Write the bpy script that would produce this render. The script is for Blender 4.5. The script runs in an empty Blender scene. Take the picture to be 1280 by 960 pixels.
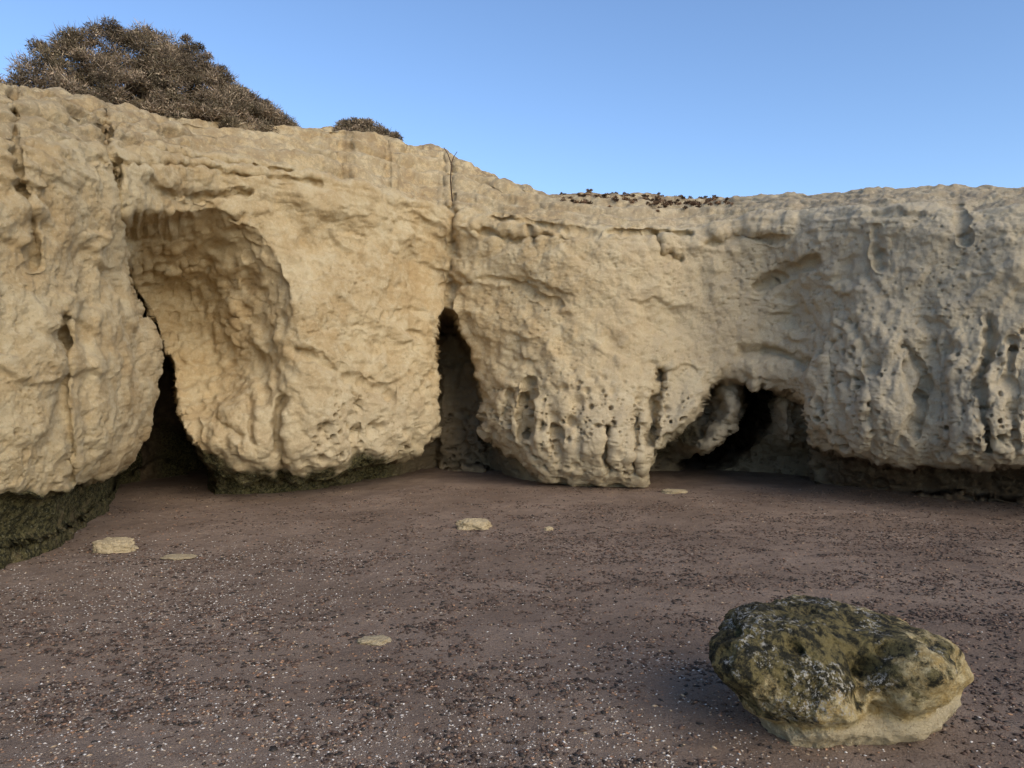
import bpy, math, numpy as np
from mathutils import Vector
F=931.0; CH=1.6
rng=np.random.default_rng(7)
# ---------------------------------------------------------------- noise helpers
_p=np.random.default_rng(3).permutation(256); P=np.concatenate([_p,_p,_p]).astype(np.int64)
_g=np.random.default_rng(5).normal(size=(256,3)); _g/=np.linalg.norm(_g,axis=1)[:,None]
def perlin(x,y,z):
    xi=np.floor(x).astype(np.int64); yi=np.floor(y).astype(np.int64); zi=np.floor(z).astype(np.int64)
    xf=x-xi; yf=y-yi; zf=z-zi
    xi&=255; yi&=255; zi&=255
    u=xf*xf*xf*(xf*(xf*6-15)+10); v=yf*yf*yf*(yf*(yf*6-15)+10); w=zf*zf*zf*(zf*(zf*6-15)+10)
    def gr(a,b,c):
        h=P[P[P[xi+a]+yi+b]+zi+c]; g=_g[h]
        return g[...,0]*(xf-a)+g[...,1]*(yf-b)+g[...,2]*(zf-c)
    def L(a,b,t): return a+(b-a)*t
    return 1.6*L(L(L(gr(0,0,0),gr(1,0,0),u),L(gr(0,1,0),gr(1,1,0),u),v),L(L(gr(0,0,1),gr(1,0,1),u),L(gr(0,1,1),gr(1,1,1),u),v),w)
def fbm(x,y,z,o=4,ridge=False):
    s=0;a=1;f=1;t=0
    for i in range(o):
        n=perlin(x*f+i*17.3,y*f+i*9.1,z*f+i*5.7)
        if ridge: n=1-2*np.abs(n)
        s=s+a*n; t+=a; a*=.5; f*=2.03
    return s/t
def worley(x,y,z,keep=1.0):
    xi=np.floor(x).astype(np.int64); yi=np.floor(y).astype(np.int64); zi=np.floor(z).astype(np.int64)
    best=np.full(x.shape,9.0); 
    for a in(-1,0,1):
        for b in(-1,0,1):
            for c in(-1,0,1):
                h=P[P[P[(xi+a)&255]+((yi+b)&255)]+((zi+c)&255)]
                dx=xi+a+P[h]/256.-x; dy=yi+b+P[h+1]/256.-y; dz=zi+c+P[h+2]/256.-z
                r=0.4+0.6*P[h+3]/256.
                d=np.sqrt(dx*dx+dy*dy+dz*dz)/r
                d=np.where(P[h+5]/256.<keep,d,9.0)
                best=np.minimum(best,d)
    return best
def sm(a,b,x):
    t=np.clip((x-a)/(b-a),0,1); return t*t*(3-2*t)
def ip(x,pts):
    p=np.array(pts,float); return np.interp(x,p[:,0],p[:,1])
def ips(x,pts,k=18):
    s=0
    for o in np.linspace(-k,k,7): s=s+ip(x+o,pts)
    return s/7
def pdist(X,Y,pts):
    d=np.full(X.shape,1e9)
    for (x0,y0),(x1,y1) in zip(pts[:-1],pts[1:]):
        vx,vy=x1-x0,y1-y0; t=np.clip(((X-x0)*vx+(Y-y0)*vy)/(vx*vx+vy*vy+1e-9),0,1)
        d=np.minimum(d,np.hypot(X-x0-t*vx,Y-y0-t*vy))
    return d
def make_obj(name,verts,faces,mat,attrs={},cols={}):
    me=bpy.data.meshes.new(name)
    verts=np.asarray(verts,np.float32); faces=np.asarray(faces,np.int32)
    nf,k=faces.shape
    me.vertices.add(len(verts)); me.vertices.foreach_set('co',verts.ravel())
    me.loops.add(nf*k); me.loops.foreach_set('vertex_index',faces.ravel())
    me.polygons.add(nf); me.polygons.foreach_set('loop_start',np.arange(0,nf*k,k,dtype=np.int32))
    me.polygons.foreach_set('use_smooth',np.ones(nf,bool))
    me.update(calc_edges=True)
    for n,a in attrs.items():
        at=me.attributes.new(n,'FLOAT','POINT'); at.data.foreach_set('value',np.asarray(a,np.float32).ravel())
    for n,a in cols.items():
        at=me.attributes.new(n,'FLOAT_COLOR','POINT'); at.data.foreach_set('color',np.asarray(a,np.float32).ravel())
    ob=bpy.data.objects.new(name,me); bpy.context.scene.collection.objects.link(ob)
    me.materials.append(mat); return ob
def gridfaces(nr,nc,wrap=False):
    i=np.arange(nr-1)[:,None]; j=np.arange(nc if wrap else nc-1)[None,:]; j2=(j+1)%nc
    return np.stack([i*nc+j,i*nc+j2,(i+1)*nc+j2,(i+1)*nc+j],-1).reshape(-1,4)
# ---------------------------------------------------------------- material helpers
class M:
    def __init__(s,name):
        s.m=bpy.data.materials.new(name); s.m.use_nodes=True; s.t=s.m.node_tree; s.t.nodes.clear()
        s.o=s.t.nodes.new('ShaderNodeOutputMaterial'); s.b=s.t.nodes.new('ShaderNodeBsdfPrincipled')
        s.t.links.new(s.b.outputs[0],s.o.inputs[0]); s.b.inputs['Roughness'].default_value=.9
        s.b.inputs['Specular IOR Level'].default_value=.2
        s.geo=s.t.nodes.new('ShaderNodeNewGeometry')
    def put(s,v,inp):
        if isinstance(v,bpy.types.NodeSocket): s.t.links.new(v,inp)
        else:
            if isinstance(v,(tuple,list)) and len(v)==3 and inp.type=='RGBA': v=(*v,1)
            inp.default_value=v
    def noise(s,scale,detail=5,rough=.6,vec=None,dist=0):
        n=s.t.nodes.new('ShaderNodeTexNoise'); s.put(vec or s.geo.outputs['Position'],n.inputs['Vector'])
        n.inputs['Scale'].default_value=scale; n.inputs['Detail'].default_value=detail; n.inputs['Roughness'].default_value=rough; n.inputs['Distortion'].default_value=dist
        return n.outputs[0]
    def rng(s,v,a,b,c=0,d=1,smooth=True):
        n=s.t.nodes.new('ShaderNodeMapRange'); n.interpolation_type='SMOOTHSTEP' if smooth else 'LINEAR'
        s.put(v,n.inputs[0]); 
        for i,q in enumerate((a,b,c,d)): n.inputs[i+1].default_value=q
        return n.outputs[0]
    def mix(s,f,a,b,mode='MIX'):
        n=s.t.nodes.new('ShaderNodeMix'); n.data_type='RGBA'; n.blend_type=mode
        s.put(f,n.inputs[0]); s.put(a,n.inputs[6]); s.put(b,n.inputs[7]); return n.outputs[2]
    def math(s,op,a,b=0.0):
        n=s.t.nodes.new('ShaderNodeMath'); n.operation=op; s.put(a,n.inputs[0]); s.put(b,n.inputs[1]); return n.outputs[0]
    def attr(s,name,col=False):
        n=s.t.nodes.new('ShaderNodeAttribute'); n.attribute_name=name; return n.outputs['Color' if col else 'Fac']
    def bump(s,h,dist,strength=1,prev=None):
        n=s.t.nodes.new('ShaderNodeBump'); n.inputs['Distance'].default_value=dist; n.inputs['Strength'].default_value=strength
        s.put(h,n.inputs['Height']); 
        if prev is not None: s.put(prev,n.inputs['Normal'])
        return n.outputs[0]

# cliff material
m=M('sandstone')
nA=m.noise(1.1,6,.7); nB=m.noise(3.7,7,.74); nF=m.noise(42,4,.75)
c=m.mix(m.rng(nA,.35,.65),(.55,.39,.195),(.66,.515,.295))
c=m.mix(m.rng(nB,.42,.66,0,.65),c,(.72,.605,.385))
c=m.mix(m.rng(nB,.47,.28,0,.6),c,(.46,.32,.165))
c=m.mix(m.math('MULTIPLY',m.attr('pale'),m.rng(nA,.6,.3,.4,.9)),c,(.68,.59,.415))
c=m.mix(m.math('MULTIPLY',m.attr('grey'),m.rng(nB,.6,.3,.5,.9)),c,(.56,.49,.365))
c=m.mix(m.rng(nF,.55,.68,0,.45),c,(.35,.255,.15))
c=m.mix(m.rng(nF,.43,.32,0,.4),c,(.78,.70,.52))
c=m.mix(m.math('MULTIPLY',m.attr('soil'),m.rng(m.noise(6,6,.78),.42,.54,.0,.85)),c,(.19,.13,.085))
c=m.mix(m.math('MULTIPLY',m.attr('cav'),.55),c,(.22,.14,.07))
c=m.mix(m.math('MULTIPLY',m.attr('recess_shade'),m.rng(nB,.25,.6,.7,1)),c,(.12,.082,.05))  # shade inside the recesses, painted into the rock colour
al=m.math('MULTIPLY',m.attr('algae'),m.rng(nB,.3,.5,.7,1))
n22=m.noise(22,5,.75)
green=m.mix(m.rng(n22,.42,.6),(.028,.027,.012),(.14,.12,.05))
green=m.mix(m.rng(nF,.56,.66,0,.6),green,(.36,.33,.20))
c=m.mix(al,c,green)
m.put(c,m.b.inputs['Base Color'])
b=m.bump(m.noise(13,8,.8),.042)
b=m.bump(m.noise(75,4,.85),.014,1,b)
m.put(b,m.b.inputs['Normal']); cliffmat=m.m

# ---------------------------------------------------------------- cliff
px=np.concatenate([np.arange(-1100,-60,14),np.arange(-60,1345,1.6),np.arange(1345,2100,14)])
nc=len(px); nw=450; nt=130; npl=70
D0=ips(px,[(-1200,3.2),(-600,4.1),(-300,4.8),(0,6.05),(80,6.75),(150,7.7),(195,8.5),(260,9.5),(340,10.1),(400,10.4),(480,11.0),(545,11.7),(600,11.7),(680,11.2),(780,11.0),(860,11.2),(940,11.0),(1010,10.4),(1100,9.5),(1200,8.9),(1280,8.5),(1500,7.8),(2200,6.5)],25)
edge=ips(px,[(-1100,-60),(-300,115),(0,158),(100,166),(200,176),(300,192),(400,210),(500,235),(600,257),(700,270),(850,278),(950,262),(1040,252),(1100,248),(1280,248),(2100,200)],20)
sky=ips(px,[(-1100,-120),(-300,75),(0,122),(60,130),(110,145),(200,157),(300,162),(360,166),(420,166),(480,178),(540,192),(600,217),(640,237),(665,246),(760,249),(850,251),(900,253),(960,248),(1040,243),(1100,239),(1180,241),(1280,238),(2100,180)],8)
setb=ips(px,[(-1100,1.5),(0,2.2),(200,2.6),(600,2.8),(850,2.4),(1000,1.3),(1280,1.2),(2100,1.2)])
zed=CH+(480-edge)*D0/F
wr_=np.linspace(0,1,nw)[:,None]
Z=-.3+(zed[None,:]+.3)*wr_
PX=np.repeat(px[None,:],nw,0); PY=480-(Z-CH)*F/D0[None,:]
X0=(PX-640)/F*D0; Y0=D0[None,:]+0*PX
wx=PX+8*fbm(X0*1.3,Y0*1.3,Z*1.3,3)+4*perlin(X0*7,Y0*7,Z*7); wy=PY+8*fbm(X0*1.3+40,Y0*1.3,Z*1.3,3)+4*perlin(X0*7+9,Y0*7,Z*7)
e1=ip(wy,[(100,112),(150,125),(230,145),(265,152),(320,162),(400,184),(450,200),(500,196),(560,181),(600,160),(660,146)])
t=np.clip((wx-(e1-85))/85,0,1)
roof=ip(wx,[(120,258),(200,265),(270,268),(310,284),(345,320),(370,400)])
wrf=.65*sm(-4,9,wy-roof)+.35*sm(0,75,wy-roof)
left=(wx<e1)
rounding=np.where(left,1.0*(1-np.sqrt(1-.999*t**2))*(.12+.88*sm(250,330,wy)),0)
r1=ip(wy,[(260,310),(300,345),(350,372),(450,375),(520,350),(600,335)])
tt=np.clip((r1-wx)/np.maximum(r1-e1,20),0,1)
A=ip(wy,[(265,1.7),(300,2.4),(400,2.5),(470,1.9),(520,1.2),(570,.8),(640,.7)])
alc=A*wrf*(sm(0,.9,tt)*.8+.2*tt)*(~left)
gapR=ip(wy,[(280,154),(310,174),(400,204),(450,219),(500,219),(540,230),(575,248),(610,268)])
gap=4.2*sm(0,12,gapR-wx)*(~left)*sm(285,330,wy)*(wx<285)
rec=np.maximum(alc,gap)
xl=ip(wy,[(380,559),(386,556),(394,548),(420,545),(480,547),(560,547)]); xr=ip(wy,[(380,560),(386,564),(394,571),(420,580),(450,590),(480,597),(560,607)])
ins=np.minimum(wx-xl,xr-wx)
slot=sm(0,6,ins)*sm(382,390,wy)
rec=np.maximum(rec,slot*(2.3-.7*sm(480,600,wy)-.4*sm(565,600,wx)))
rounding+= .4*np.exp(-np.clip(-ins,0,99)/18)*sm(380,440,wy)*(1-slot)
lip=ips(px,[(-1000,650),(0,626),(60,620),(110,612),(160,598),(200,560),(240,588),(300,602),(380,607),(430,597),(500,577),(545,550),(580,542),(605,547),(640,575),(680,598),(740,605),(800,608),(835,602),(870,585),(1005,560),(1050,576),(1130,586),(1200,582),(1280,588),(1500,605)],8)[None,:]
und=ips(px,[(-1000,.2),(0,.3),(80,.5),(130,1.4),(160,2.5),(240,1.0),(340,.45),(400,.7),(480,1.5),(545,2.1),(610,1.8),(660,.8),(740,.35),(800,.35),(850,.7),(900,1.4),(1000,1.5),(1050,1.4),(1280,1.4),(1500,1.1)],12)[None,:]
dl=wy-lip
ub=und*(.8*sm(0,11,dl)+.2*sm(10,60,dl))
rec=np.maximum(rec,ub)
rounding+=.4*np.clip((dl+60)/60,0,1)**2.5*(dl<60)*(.4+.6*sm(.1,.3,und+0*PX))*(.25+.75*sm(60,170,PX))
T=ip(wx,[(805,640),(812,590),(822,562),(850,545),(878,518),(888,482),(900,472),(930,474),(941,488),(952,484),(985,490),(1003,503),(1012,560),(1016,640)])
cav=sm(0,7,wy-T)*((wx>806)&(wx<1016))
cr=1.7-1.15*np.exp(-(pdist(wx,wy,[(912,492),(905,535),(880,572)])/22)**2)+3.6*np.exp(-(pdist(wx,wy,[(946,486),(940,530),(915,578),(870,604)])/12)**2)
cr=cr-.65*np.exp(-(pdist(wx,wy,[(978,510),(988,560)])/22)**2)+.5*sm(562,590,wy)
rec=np.maximum(rec,cav*cr)
rounding+=.25*np.exp(-np.clip(T-wy,0,200)/14)*(1-cav)*((wx>806)&(wx<1016))
def g(cx,cy,sx,sy,ang=0):
    c_,s_=math.cos(ang),math.sin(ang); dx=wx-cx; dy=wy-cy
    return np.exp(-((dx*c_+dy*s_)/sx)**2-((-dx*s_+dy*c_)/sy)**2)
form=-.4*g(395,450,55,150)-.2*g(470,490,60,80)-.3*g(290,540,60,55)-.3*g(740,540,90,90)-.15*g(650,520,35,60)-.2*g(60,500,60,110)-.12*g(140,500,40,120)
form+=.4*g(540,330,40,70)+.3*g(870,380,90,120)-.25*g(1080,500,60,80)-.2*g(1220,520,60,80)+.15*g(1160,500,18,90)+.35*g(985,400,45,60)
form+=.25*g(430,300,60,35)-.15*g(230,220,120,30)-.15*g(235,450,30,60)+.12*g(105,400,14,220)-.25*g(860,520,16,45,.4)+.2*g(450,430,60,22,.4)
gro=[([(566,190),(567,300),(560,388)],.14,3),([(828,464),(822,500),(812,556)],.4,5),([(757,532),(760,590)],.22,4),([(655,502),(658,545)],.4,7),([(637,492),(632,515)],.22,6),([(664,480),(662,495)],.2,5),
([(78,395),(86,440),(82,520),(92,605)],.14,4),([(80,420),(82,432)],.2,7),([(8,135),(20,200),(42,280),(45,330)],.12,4),([(96,140),(128,160),(146,220),(152,265)],.2,5),
([(352,500),(346,540),(352,606)],.28,6),([(312,500),(314,545)],.12,5),([(262,520),(300,545)],.1,6),([(175,182),(240,196),(300,201),(380,212),(450,216),(520,238),(562,250)],.2,3),
([(205,238),(250,246),(310,242)],.16,4),([(375,440),(400,452),(440,478),(490,497)],.16,9),([(555,352),(640,352),(700,380)],.07,4),([(950,356),(1000,330),(1020,325)],.16,6),([(930,442),(975,440),(1010,458)],.2,8),
([(820,285),(828,312),(850,322)],.14,4),([(1236,400),(1228,470),(1236,560)],.14,5),([(1128,430),(1152,475),(1140,540)],.12,6),([(1094,285),(1102,325)],.1,5),([(1040,430),(1050,560)],.08,7),([(1180,420),(1186,560)],.07,7),([(1262,430),(1268,560)],.08,5),([(1085,440),(1092,560)],.08,6),
([(660,285),(668,300)],.12,4),([(1200,255),(1206,300)],.08,5),([(320,430),(330,500)],.08,6),([(690,520),(700,590)],.08,6),([(720,510),(728,580)],.07,7),([(800,520),(795,590)],.15,4),
([(445,520),(440,580)],.07,7),([(160,270),(230,268),(300,272)],.1,5),([(600,500),(612,512)],.15,7),([(480,240),(500,340),(470,430)],.05,5),([(1000,262),(990,330)],.05,5),([(760,285),(800,282),(860,288)],.15,4),([(620,268),(700,280),(740,288)],.12,4),
([(575,400),(610,440),(640,455),(680,450)],.08,10),([(700,400),(715,450)],.05,12),([(760,420),(800,460)],.07,10),([(640,300),(600,330)],.05,10),([(350,250),(380,300),(400,360)],.08,14),([(1060,330),(1050,380)],.1,14),
([(110,195),(170,205),(260,212),(330,224),(400,226)],.1,3),([(590,285),(650,300),(690,292)],.1,4),([(880,300),(930,290),(980,296)],.1,5)]
for pts,a,w in gro: form=form+a*np.exp(-(pdist(wx,wy,pts)/w)**2)
D=D0[None,:]+rounding+rec+form
tz=np.clip((Z-(zed-.45))/.45,0,1); D=D+.35*(1-np.sqrt(1-.97*tz**2))
q=np.linspace(0,1,nt+1)[1:][:,None]
Dt=D[-1][None,:]+setb[None,:]*q
zs=CH+(480-sky)*(D[-1]+setb)/F
hq=np.sin(q*math.pi/2)**.9
nst=5; ph=.25*fbm(px[None,:]*.012,q*2,0*q,3)
st=hq*nst+ph*1.2; fr=st-np.floor(st); hs=(np.floor(st)+sm(.55,.95,fr)-ph*1.2)/nst
hq=hq+(hs-hq)*.8*sm(0,.1,q)*(1-sm(.9,1,q))*(1-.5*sm(900,1000,px[None,:]))
Zt=zed+(zs-zed)*hq
qq=np.linspace(0,1,npl+1)[1:][:,None]
Dp=Dt[-1]+45*qq**2; Zp=zs-.25*sm(0,.2,qq)
xp=(px[None,:]-640)/F*Dp
mound=.55*np.exp(-((xp+6.0)/1.1)**2-((Dp-11.6)/1.3)**2)
Zp=Zp+mound
Zp[-1]=-1
DD=np.vstack([D,Dt,Dp]); ZZ=np.vstack([Z,Zt,Zp]); nr=DD.shape[0]
PXa=np.repeat(px[None,:],nr,0)
V=np.stack([(PXa-640)/F*DD,DD,ZZ],-1)
def normals(V):
    du=np.gradient(V,axis=1); dv=np.gradient(V,axis=0); n=np.cross(du,dv); n/=np.linalg.norm(n,axis=-1)[...,None]+1e-12
    return n
x,y,z=V[...,0],V[...,1],V[...,2]
chartY=np.vstack([PY,np.repeat(edge[None,:],nr-nw,0)]); ontop=np.zeros((nr,nc)); ontop[nw:]=1
low=sm(430,540,chartY)*(1-ontop); rightm=sm(980,1060,PXa)*sm(350,450,chartY)*(1-ontop)
near_edge=np.vstack([1-sm(.05,.7,zed-Z),np.ones((nr-nw,nc))])
disp=.13*fbm(x*.8,y*.8,z*.8,3)+.075*fbm(x*2.3,y*2.3,z*2.6+4,3)-.01
rd=fbm(x*2.2+3,y*2.2,z*1.5,3,True); disp+=.02*rd*(1-.5*low)
disp+=.075*(np.abs(fbm(x*2.7,y*2.7,z*2.7+8,3))-.2)*(1-.4*low)
disp+=.024*fbm(x*8,y*8,z*8,4)*(1-.3*low)
disp+=.011*fbm(x*24,y*24,z*24,2)
# oblique ledges that break off downwards, roughened by a warp so that they do not read as clean lines
wq=.10*fbm(x*3+2,y*3,z*3,3)
o1=perlin((x-.45*z)*.55+3,y*.6,(z+.45*x)*2.0+wq*3)+.5*perlin((x-.45*z)*1.3,y*1.2+4,(z+.45*x)*4+wq*6)
disp+=.062*(sm(-.04,.16,o1)-.5)*sm(.0,.35,perlin(x*.9,y*.9+8,z*.9)+.15)*(1-.8*low)*(1-ontop)
o2=perlin((x+.5*z)*.9+13,y*.9,(z-.5*x)*2.1+5+wq*3)
disp+=.04*(sm(-.04,.12,o2)-.5)*sm(.05,.35,perlin(x*1.1+5,y*1.1+2,z*1.1))*(1-.8*low)*(1-ontop)
fl=np.abs(perlin(x*3.2,y*3.2,z*1.1+3))+.4*np.abs(perlin(x*7,y*7,z*2.4))
disp+=.09*(fl-.3)*np.maximum(.45*low,rightm)
msk=np.maximum(low*sm(360,420,PXa)*.9+low*.3,rightm)*sm(-.3,.05,fbm(x*1.1+7,y*1.1,z*1.1,2))
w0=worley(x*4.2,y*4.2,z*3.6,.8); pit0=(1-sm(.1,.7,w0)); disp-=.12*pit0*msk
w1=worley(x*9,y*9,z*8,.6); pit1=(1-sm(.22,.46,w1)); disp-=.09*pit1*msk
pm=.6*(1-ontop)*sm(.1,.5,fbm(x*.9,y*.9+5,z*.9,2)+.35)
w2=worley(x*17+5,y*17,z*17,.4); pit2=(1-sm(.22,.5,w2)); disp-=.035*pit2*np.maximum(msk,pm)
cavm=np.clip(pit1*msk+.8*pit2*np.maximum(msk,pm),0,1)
zz=z+.10*x+.14*fbm(x*.6,y*.6,z*0,3)
lay=perlin(x*.5,y*.5,zz*6)+.6*perlin(x*1.3,y*1.3,zz*14+4)
lay=np.sign(lay)*np.abs(lay)**.6
disp+=.07*lay*near_edge*np.where(PXa<620,1,.5)*sm(-.35,.2,fbm(x*.8,y*.8+3,z*.8,2))
fade=np.ones((nr,nc)); fade[nw+nt:]=.3
disp=np.clip(disp*fade,-.4,.4)
N=normals(V)
V=V+N*disp[...,None]
rl=chartY-np.repeat(lip,nr,0)
alg=np.zeros((nr,nc)); nz=fbm(x*2.5,y*2.5,z*2.5,3)
alg=np.maximum(alg,sm(-8,6,rl+14*nz)*(PXa<175))
alg=np.maximum(alg,sm(-26,-4,rl+30*nz)*sm(175,215,PXa)*(1-sm(470,540,PXa)))
alg=np.maximum(alg,.8*np.exp(-(pdist(PXa,chartY+15*nz,[(862,548),(835,565),(825,580)])/14)**2))*(1-ontop)
recess_shade=np.zeros((nr,nc)); recess_shade[:nw]=np.maximum(.6*slot,.7*sm(.3,1.2,ub)*(PX>120)); recess_shade[:nw]=np.maximum(recess_shade[:nw]*(1-cav),.3*cav*sm(.9,1.8,cr)+.12*cav+.6*cav*sm(1.8,2.6,cr)); recess_shade[:nw]=np.maximum(recess_shade[:nw],sm(2,3,gap))  # painted shade mask for slot, undercut, cave and gap
recess_shade=np.maximum(recess_shade,sm(-6,6,rl)*sm(960,1060,PXa)*(1-ontop))  # shadow below the right lip, also painted in
pale=np.maximum(.8*sm(430,560,chartY)*sm(150,500,PXa),.8*sm(900,1050,PXa))*(1-ontop)
grey=sm(560,1050,PXa)*.9+.0*z
soil=ontop*sm(.2,.7,np.vstack([np.zeros((nw,1)),q,np.ones((npl,1))]))*(.55+.45*sm(350,760,PXa))*(1-.6*sm(880,950,PXa))
soil=np.maximum(soil,.4*near_edge*ontop)
cliff=make_obj('sandstone_cliff',V.reshape(-1,3),gridfaces(nr,nc),cliffmat,dict(algae=alg,recess_shade=recess_shade,pale=pale,grey=grey,soil=soil,cav=cavm))
Vtop=V[nw:].copy()
def topz(X,Y):
    T_=Vtop[::2,::3].reshape(-1,3)
    out=np.empty(len(X))
    for i in range(len(X)):
        k=np.argmin((T_[:,0]-X[i])**2+(T_[:,1]-Y[i])**2); out[i]=T_[k,2]
    return out

# ---------------------------------------------------------------- ground
m=M('beach_sand')
c=m.mix(m.rng(m.noise(.8,5,.6),.35,.65),(.225,.158,.112),(.32,.232,.168))
c=m.mix(m.rng(m.noise(4,6,.7),.45,.65,0,.45),c,(.17,.118,.086))
c=m.mix(m.rng(m.noise(75,4,.75),.53,.66,0,.7),c,(.085,.058,.044))
c=m.mix(m.rng(m.noise(120,3,.6),.6,.7,0,.5),c,(.46,.39,.30))
m.put(c,m.b.inputs['Base Color']); m.b.inputs['Roughness'].default_value=.85
b=m.bump(m.noise(8,5,.65),.05); b=m.bump(m.noise(70,4,.8),.016,1,b); m.put(b,m.b.inputs['Normal'])
def axis(a,b,st,far):
    c_=np.arange(a,b,st); k=np.geomspace(st,far,40); return np.concatenate([a-k[::-1],c_,b+k])
gx=axis(-8,8.5,.05,900); gy=axis(1.5,14.5,.05,900)
GX,GY=np.meshgrid(gx,gy)
def gh(x,y):
    x=np.asarray(x,float);y=np.asarray(y,float)
    h=.04*fbm(x*.5,y*.5,0*x,2)+.02*fbm(x*2.2,y*2.2,0*x+3,3)+.010*fbm(x*7,y*7,0*x,2)
    return h*np.exp(-(np.hypot(x,y)/30)**2)
make_obj('beach_sand_ground',np.stack([GX,GY,gh(GX,GY)],-1).reshape(-1,3),gridfaces(len(gy),len(gx)),m.m)

# ---------------------------------------------------------------- gravel
m=M('pebbles_and_shells'); m.put(m.attr('col',True),m.b.inputs['Base Color']); m.b.inputs['Roughness'].default_value=.6; m.b.inputs['Specular IOR Level'].default_value=.3
def scatter(n,kind):
    u=rng.random(n); yy=2.4+ (11.5-2.4)*u**1.25; xx=(rng.random(n)*2-1)*(.78*yy+.8)
    n1=fbm(xx*.6,yy*1.1,0*xx+2,3); n2=fbm(xx*3.2,yy*5,0*xx+9,4)
    def gg(cx,cy,sx,sy):
        return np.exp(-((xx-cx)/sx)**2-((yy-cy)/sy)**2)
    if kind=='white':
        p=.05+1.8*gg(-2.8,5.7,1.8,.8)+.9*gg(-1.8,3.5,1.2,.7)+1.8*gg(-.1,3.2,1.0,.5)+.7*gg(.6,4.2,.8,.5)+.8*gg(-2.4,7.2,1.6,.8)
        p=p*(.3+1.0*sm(-.35,.4,n2+n1*.6))
    elif kind=='dark':
        p=.2+.6*gg(2.4,8.2,4.2,2)+.7*gg(4,7.2,2.3,1.8)+.5*gg(.5,6.2,3.5,1.5)+.45*gg(-1,4.0,2.5,1)+.3*gg(2.6,4.6,1,1)
        p=p*(.08+sm(-.22,.42,n2*.9+.8*n1))*1.35
    else:
        p=.5+.5*gg(-1.5,4,2,1.2); p=p*(.3+.7*sm(-.3,.3,n2))
    k=rng.random(n)<p; return xx[k],yy[k]
pal={'white':[(.58,.52,.45),(.44,.38,.31),(.70,.65,.58),(.42,.34,.26),(.36,.30,.25)],
 'dark':[(.05,.032,.022),(.075,.047,.032),(.035,.028,.022),(.11,.066,.045),(.15,.095,.065)],
 'mid':[(.28,.19,.13),(.36,.20,.11),(.2,.15,.11),(.4,.29,.18),(.27,.15,.09)]}
base=[]
for a in range(5): base.append((math.cos(a*1.2566),math.sin(a*1.2566),0))
base=np.array(base+[(0,0,1),(0,0,-1)]); bf=[]
for a in range(5): bf+= [(a,(a+1)%5,5),((a+1)%5,a,6)]
bf=np.array(bf)
Vs=[];Cs=[]
for kind,n,s0,s1 in(('white',190000,.0015,.008),('dark',330000,.0022,.017),('mid',110000,.002,.011)):
    xx,yy=scatter(n,kind); n=len(xx)
    s=s0+(s1-s0)*rng.random(n)**3.6
    sc=s[:,None]*np.stack([.8+1.1*rng.random(n),.6+.5*rng.random(n),.3+.4*rng.random(n)],-1)
    th=rng.random(n)*6.283; v=base[None]*(1+.5*(rng.random((n,7,1))-.5))*sc[:,None,:]
    X=v[...,0]*np.cos(th)[:,None]-v[...,1]*np.sin(th)[:,None]; Y=v[...,0]*np.sin(th)[:,None]+v[...,1]*np.cos(th)[:,None]
    Zz=v[...,2]+gh(xx,yy)[:,None]+.25*sc[:,2:3]
    Vs.append(np.stack([X+xx[:,None],Y+yy[:,None],Zz],-1).reshape(-1,3))
    pc=np.array(pal[kind])[rng.integers(0,len(pal[kind]),n)]*(.7+.5*rng.random((n,1)))
    Cs.append(np.repeat(np.concatenate([pc,np.ones((n,1))],1),7,0))
Vg=np.concatenate(Vs); Cg=np.concatenate(Cs); ng=len(Vg)//7
print('pebbles',ng)
fg=(bf[None]+7*np.arange(ng)[:,None,None]).reshape(-1,3)
make_obj('beach_gravel',Vg,fg,m.m,cols=dict(col=Cg))

# ---------------------------------------------------------------- boulder
m=M('boulder_rock')
hgt=m.attr('hgt'); n6=m.noise(5.5,7,.72); n14=m.noise(17,6,.78)
c=m.mix(m.rng(n14,.38,.62),(.44,.31,.12),(.66,.54,.30))
dk=m.mix(m.rng(n14,.42,.58),(.026,.024,.013),(.22,.175,.07))
msk_=m.rng(m.math('ADD',m.math('MULTIPLY',n6,2.2),hgt),1.36,1.58)
c=m.mix(msk_,c,dk)
c=m.mix(m.math('MULTIPLY',m.attr('skirt'),.8),c,(.58,.48,.31))
white=m.math('MULTIPLY',m.rng(m.noise(45,4,.8),.52,.58),m.rng(m.noise(5,4,.65),.50,.58,0,.85))
white=m.math('MULTIPLY',white,m.rng(hgt,.2,.45))
c=m.mix(white,c,(.62,.58,.49))
c=m.mix(m.rng(m.noise(60,4,.7),.56,.68,0,.5),c,(.08,.06,.03))
m.put(c,m.b.inputs['Base Color']); m.b.inputs['Roughness'].default_value=.65
b=m.bump(n14,.055); b=m.bump(m.noise(70,4,.8),.014,1,b); m.put(b,m.b.inputs['Normal']); bm=m.m
def pxx(p,d): return (p-640)*d/F
nrb,ncb=320,560
lev=np.array([(-.08,966,1110,.27),(0,952,1125,.31),(.04,946,1150,.35),(.08,938,1180,.38),(.15,922,1190,.41),(.25,900,1194,.43),(.33,890,1186,.43),(.39,892,1160,.39),(.43,904,1112,.33),(.465,925,1060,.25),(.49,948,1010,.15),(.50,972,976,.01)])
tz=np.linspace(0,1,nrb); tz=np.interp(tz,[0,.55,1],[0,.68,1]); zl=-.08+(.58)*np.sin(tz*math.pi/2)
def li(k): 
    s=0
    for o in(-.015,0,.015): s=s+np.interp(zl+o*(zl<.45),lev[:,0],lev[:,k])
    return s/3
xlft=pxx(li(1),3.5); xrt=pxx(li(2),3.5); dep=li(3)
th=np.linspace(0,2*math.pi,ncb,endpoint=False)
cx=(xlft+xrt)/2; hx=(xrt-xlft)/2
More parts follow.
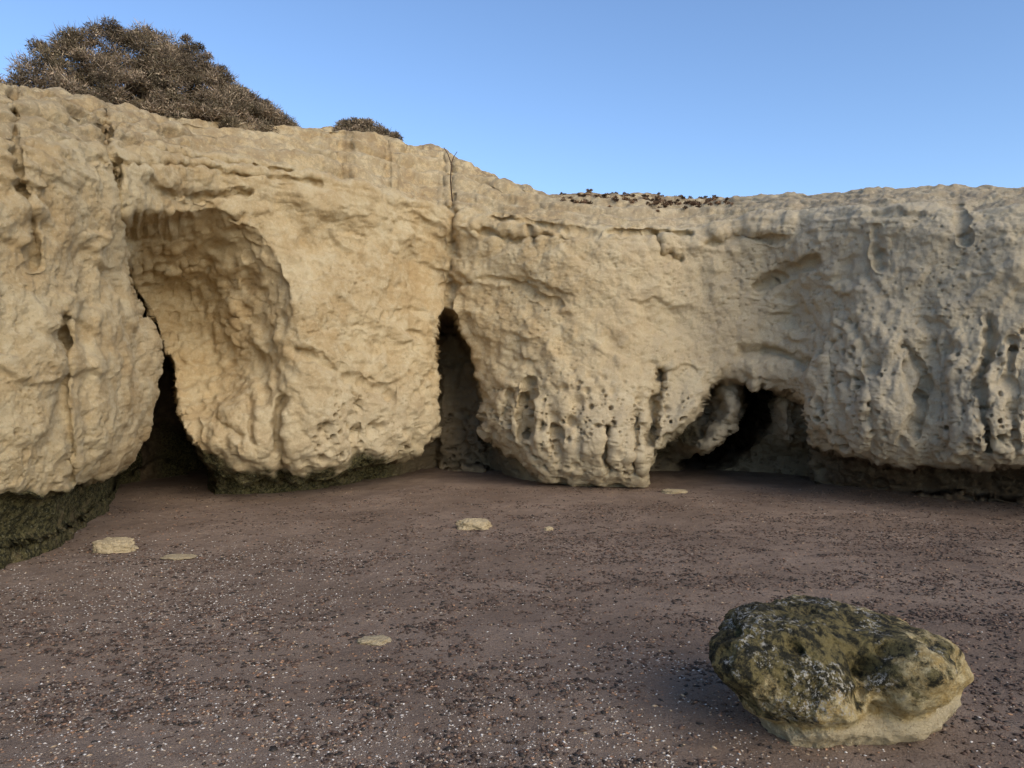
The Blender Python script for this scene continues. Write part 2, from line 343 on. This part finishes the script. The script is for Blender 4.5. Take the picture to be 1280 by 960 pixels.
ct,st=np.cos(th),np.sin(th); e=.85
bx=cx[:,None]+hx[:,None]*np.sign(ct)*np.abs(ct)**e
skew=.12*ct[None,:]*np.ones((nrb,1))
by=3.55+skew+dep[:,None]*np.sign(st)*np.abs(st)**e*.92
bz=zl[:,None]+0*bx
B=np.stack([bx,by,bz],-1)
cen=np.array([1.55,3.55,.2]); dirn=B-cen; dirn/=np.linalg.norm(dirn,axis=-1)[...,None]
x,y,z=B[...,0],B[...,1],B[...,2]
def gb(cx_,cy_,cz_,s): return np.exp(-((x-cx_)**2+(y-cy_)**2+(z-cz_)**2)/s**2)
dd=.10*fbm(x*2.4,y*2.4,z*3.0,2)+.05*fbm(x*4.5,y*4.5,z*4.5+2,4,True)*sm(.05,.25,z)+.03*fbm(x*12,y*12,z*12,4)
dd+=.12*gb(1.75,3.25,.36,.15)-.14*gb(1.5,3.2,.33,.10)+.08*gb(1.15,3.35,.38,.16)-.09*gb(1.95,3.3,.30,.07)+.09*gb(2.05,3.45,.22,.12)-.12*gb(1.6,3.15,.17,.09)+.05*gb(1.35,3.2,.22,.1)
wb=worley(x*6.5,y*6.5,z*6.5,.5); dd-=.06*(1-sm(.1,.7,wb))*sm(.1,.25,z)
wl=.12+.1*(x-1.4)+.04*fbm(x*3,y*3,z*0,2)
dd-=.035*np.exp(-((z-wl)/.04)**2)
B=B+dirn*dd[...,None]*sm(0,.1,tz)[:,None,None]**.3
hg=(z/.5)*.75+.2*fbm(x*3+4,y*3,z*3,3)-.42*sm(1.6,2.1,x)+.14*sm(1.5,1.0,x)-.3*sm(.12,.0,z)
make_obj('foreground_boulder',B.reshape(-1,3),gridfaces(nrb,ncb,True),bm,dict(hgt=hg,skirt=sm(.0,-.03,z-wl)))

# small stones
m=M('pale_stone'); c=m.mix(m.noise(20,6,.7),(.36,.27,.15),(.56,.46,.29)); c=m.mix(m.rng(m.noise(60,4,.7),.52,.65,0,.6),c,(.19,.14,.09)); m.put(c,m.b.inputs['Base Color']); m.put(m.bump(m.noise(40,6,.75),.02),m.b.inputs['Normal']); sm_=m.m
def stone(px_,py_,wpx,hpx,seed,name='beach_stone'):
    d=CH*F/(py_-480); X=(px_-640)*d/F; w=wpx*d/F/2; h=hpx*d/F
    nr_,nc_=60,90; v=np.linspace(0,math.pi,nr_)[:,None]; t_=np.linspace(0,2*math.pi,nc_,endpoint=False)[None]
    q_=np.stack([np.sin(v)*np.cos(t_),np.sin(v)*np.sin(t_),-np.cos(v)+0*t_],-1)
    q_=np.sign(q_)*np.abs(q_)**.75
    r=1+.5*fbm(q_[...,0]*1.3+seed,q_[...,1]*1.3,q_[...,2]*1.3,5)+.15*fbm(q_[...,0]*3+seed,q_[...,1]*3,q_[...,2]*3,3,True)
    q_=q_*r[...,None]*np.array([w,w*.7,h*.6])*.9; q_+=np.array([X,d+w*.6,h*.2+float(gh(X,d))])
    make_obj(name,q_.reshape(-1,3),gridfaces(nr_,nc_,True),sm_)
stone(592,662,42,15,1); stone(135,692,50,20,4); stone(465,804,40,7,8); stone(218,699,40,3,12); stone(845,617,30,5,15); stone(686,664,11,6,21)

# ---------------------------------------------------------------- shrubs
m=M('dry_shrub_twigs'); m.put(m.attr('col',True),m.b.inputs['Base Color']); tw=m.m
def shrub(name,clumps,per,seed,tint=(1,1,1)):
    r=np.random.default_rng(seed); C=np.array(clumps); nC=len(C)
    ci=np.repeat(np.arange(nC),per); n=len(ci); c=C[ci]; R=c[:,3]
    dm=r.normal(size=(n,3)); dm[:,2]=np.abs(dm[:,2])*.9+.15; dm/=np.linalg.norm(dm,axis=1)[:,None]
    rad=R*r.random(n)**.55
    start=c[:,:3]+dm*rad[:,None]*.75
    dr=dm+.75*r.normal(size=(n,3)); dr/=np.linalg.norm(dr,axis=1)[:,None]
    ln=R*(.12+.5*r.random(n)**2)
    end=start+dr*ln[:,None]
    sd=np.cross(dr,r.normal(size=(n,3))); sd/=np.linalg.norm(sd,axis=1)[:,None]
    isleaf=r.random(n)<.4
    wd=np.where(isleaf,.006+.006*r.random(n),.0016+.0025*r.random(n))
    end=np.where(isleaf[:,None],start+dr*.03,end)
    mid=(start+end)/2+sd*.004
    Vv=np.stack([start-sd*wd[:,None]*.6,start+sd*wd[:,None]*.6,mid+sd*wd[:,None],end],1).reshape(-1,3)
    cc=np.array([(.36,.265,.18),(.26,.19,.13),(.46,.36,.25),(.16,.13,.08),(.20,.16,.10),(.13,.095,.068)])*np.array(tint)
    tone=r.random(nC)
    k=r.integers(0,6,n); k=np.where((tone[ci]<.25)&(r.random(n)<.7),3+(r.random(n)<.5),k)
    col=cc[k]*(.6+.6*r.random((n,1)))*(.45+.95*r.random(nC))[ci][:,None]; col=np.concatenate([col,np.ones((n,1))],1)
    return make_obj(name,Vv,np.arange(4*n).reshape(-1,4),tw,cols=dict(col=np.repeat(col,4,0)))
def dome(prof,dcs,dr,n,seed,rs,rmin=.06):
    r=np.random.default_rng(seed); prof=np.array(prof,float); out=[]
    p=prof[0,0]+(prof[-1,0]-prof[0,0])*r.random(n); u=r.random(n)*2-1; dc=np.interp(p,[prof[0,0],prof[-1,0]],dcs); d=dc+dr*u
    X=(p-640)*dc/F; gz=topz(X,d)
    zt=CH+(480-np.interp(p,prof[:,0],prof[:,1]))*dc/F
    lump=1-.10*sm(-.1,.4,perlin(X*2.1+seed,d*2.1,0*X))
    for i in range(n):
        H=max((zt[i]-gz[i])*lump[i],.05)*math.sqrt(max(0,1-u[i]**2)); 
        R=min(rs*(.5+.9*r.random()),H*.6+rmin)
        f=1-r.random()**1.6
        out.append((X[i],d[i],gz[i]+max(0,(H-R*1.05)*f),R))
    return out
shrub('dry_shrub',dome([(52,92),(57,66),(70,48),(90,37),(125,29),(180,21),(222,30),(252,52),(282,84),(310,108),(340,128),(366,146)],(10.6,12.7),1.15,640,3,.25),400,3)
shrub('dry_shrub',dome([(426,158),(436,150),(450,144),(468,147),(482,158),(498,174)],(13.3,13.4),.4,100,5,.17,.1),220,5)
shrub('dry_shrub',dome([(-60,80),(-25,74),(0,86),(6,98)],(8.9,8.9),.4,40,6,.2),300,6)
shrub('low_scrub',dome([(700,256),(742,254),(780,253),(850,254),(905,257)],(12.8,12.8),.8,200,9,.055,.02),90,9,(.75,.6,.52))
def tube(pts,r0):
    k=6; pts=np.array(pts,float); V_=[]
    for i,p_ in enumerate(pts):
        rr=r0*(1-.6*i/len(pts)); a=np.linspace(0,2*math.pi,k,endpoint=False); V_.append(p_+np.stack([np.cos(a)*rr,np.sin(a)*rr,0*a],-1))
    return np.concatenate(V_),gridfaces(len(pts),k,True)
m=M('dead_stalk'); m.b.inputs['Base Color'].default_value=(.09,.06,.04,1)
d=12.0; zf=lambda py:CH+(480-py)*d/F; xf=lambda p_:(p_-640)*d/F
v1,f1=tube([(xf(564),d+.3,zf(250)),(xf(563),d,zf(225)),(xf(565),d-.1,zf(208)),(xf(561),d-.1,zf(196)),(xf(556),d-.15,zf(188))],.012)
v2,f2=tube([(xf(564),d-.1,zf(208)),(xf(568),d-.1,zf(198)),(xf(572),d-.1,zf(192))],.009)
make_obj('dead_plant_stalk',np.concatenate([v1,v2]),np.concatenate([f1,f2+len(v1)]),m.m)

# ---------------------------------------------------------------- light, sky, camera
sd=Vector((.56,-.73,.50)).normalized()
el=math.asin(sd.z); az=math.atan2(sd.x,sd.y)
w=bpy.data.worlds.new('World'); bpy.context.scene.world=w; w.use_nodes=True
nt_=w.node_tree; bg=nt_.nodes['Background']; s=nt_.nodes.new('ShaderNodeTexSky'); s.sky_type='NISHITA'; s.sun_disc=False
s.sun_elevation=el; s.sun_rotation=az; s.altitude=0; s.air_density=1.0; s.dust_density=.5; s.ozone_density=2.2
mx=nt_.nodes.new('ShaderNodeMix'); mx.data_type='RGBA'; mx.blend_type='MULTIPLY'; mx.inputs[0].default_value=1
nt_.links.new(s.outputs[0],mx.inputs[6]); mx.inputs[7].default_value=(1.25,1.36,1.52,1)
nt_.links.new(mx.outputs[2],bg.inputs[0]); bg.inputs[1].default_value=.15
sl=bpy.data.lights.new('sun','SUN'); sl.energy=3.0; sl.angle=math.radians(55); sl.color=(1,.84,.61)
so=bpy.data.objects.new('sun',sl); so.rotation_euler=sd.to_track_quat('Z','Y').to_euler(); bpy.context.scene.collection.objects.link(so)
cam=bpy.data.cameras.new('camera'); co=bpy.data.objects.new('camera',cam); bpy.context.scene.collection.objects.link(co)
co.location=(0,0,CH); co.rotation_euler=(math.pi/2,0,0); cam.sensor_width=36; cam.lens=F/1280*36; cam.clip_end=3000; cam.clip_start=.05
bpy.context.scene.camera=co
vs=bpy.context.scene.view_settings; vs.view_transform='Standard'; vs.look='None'; vs.exposure=0
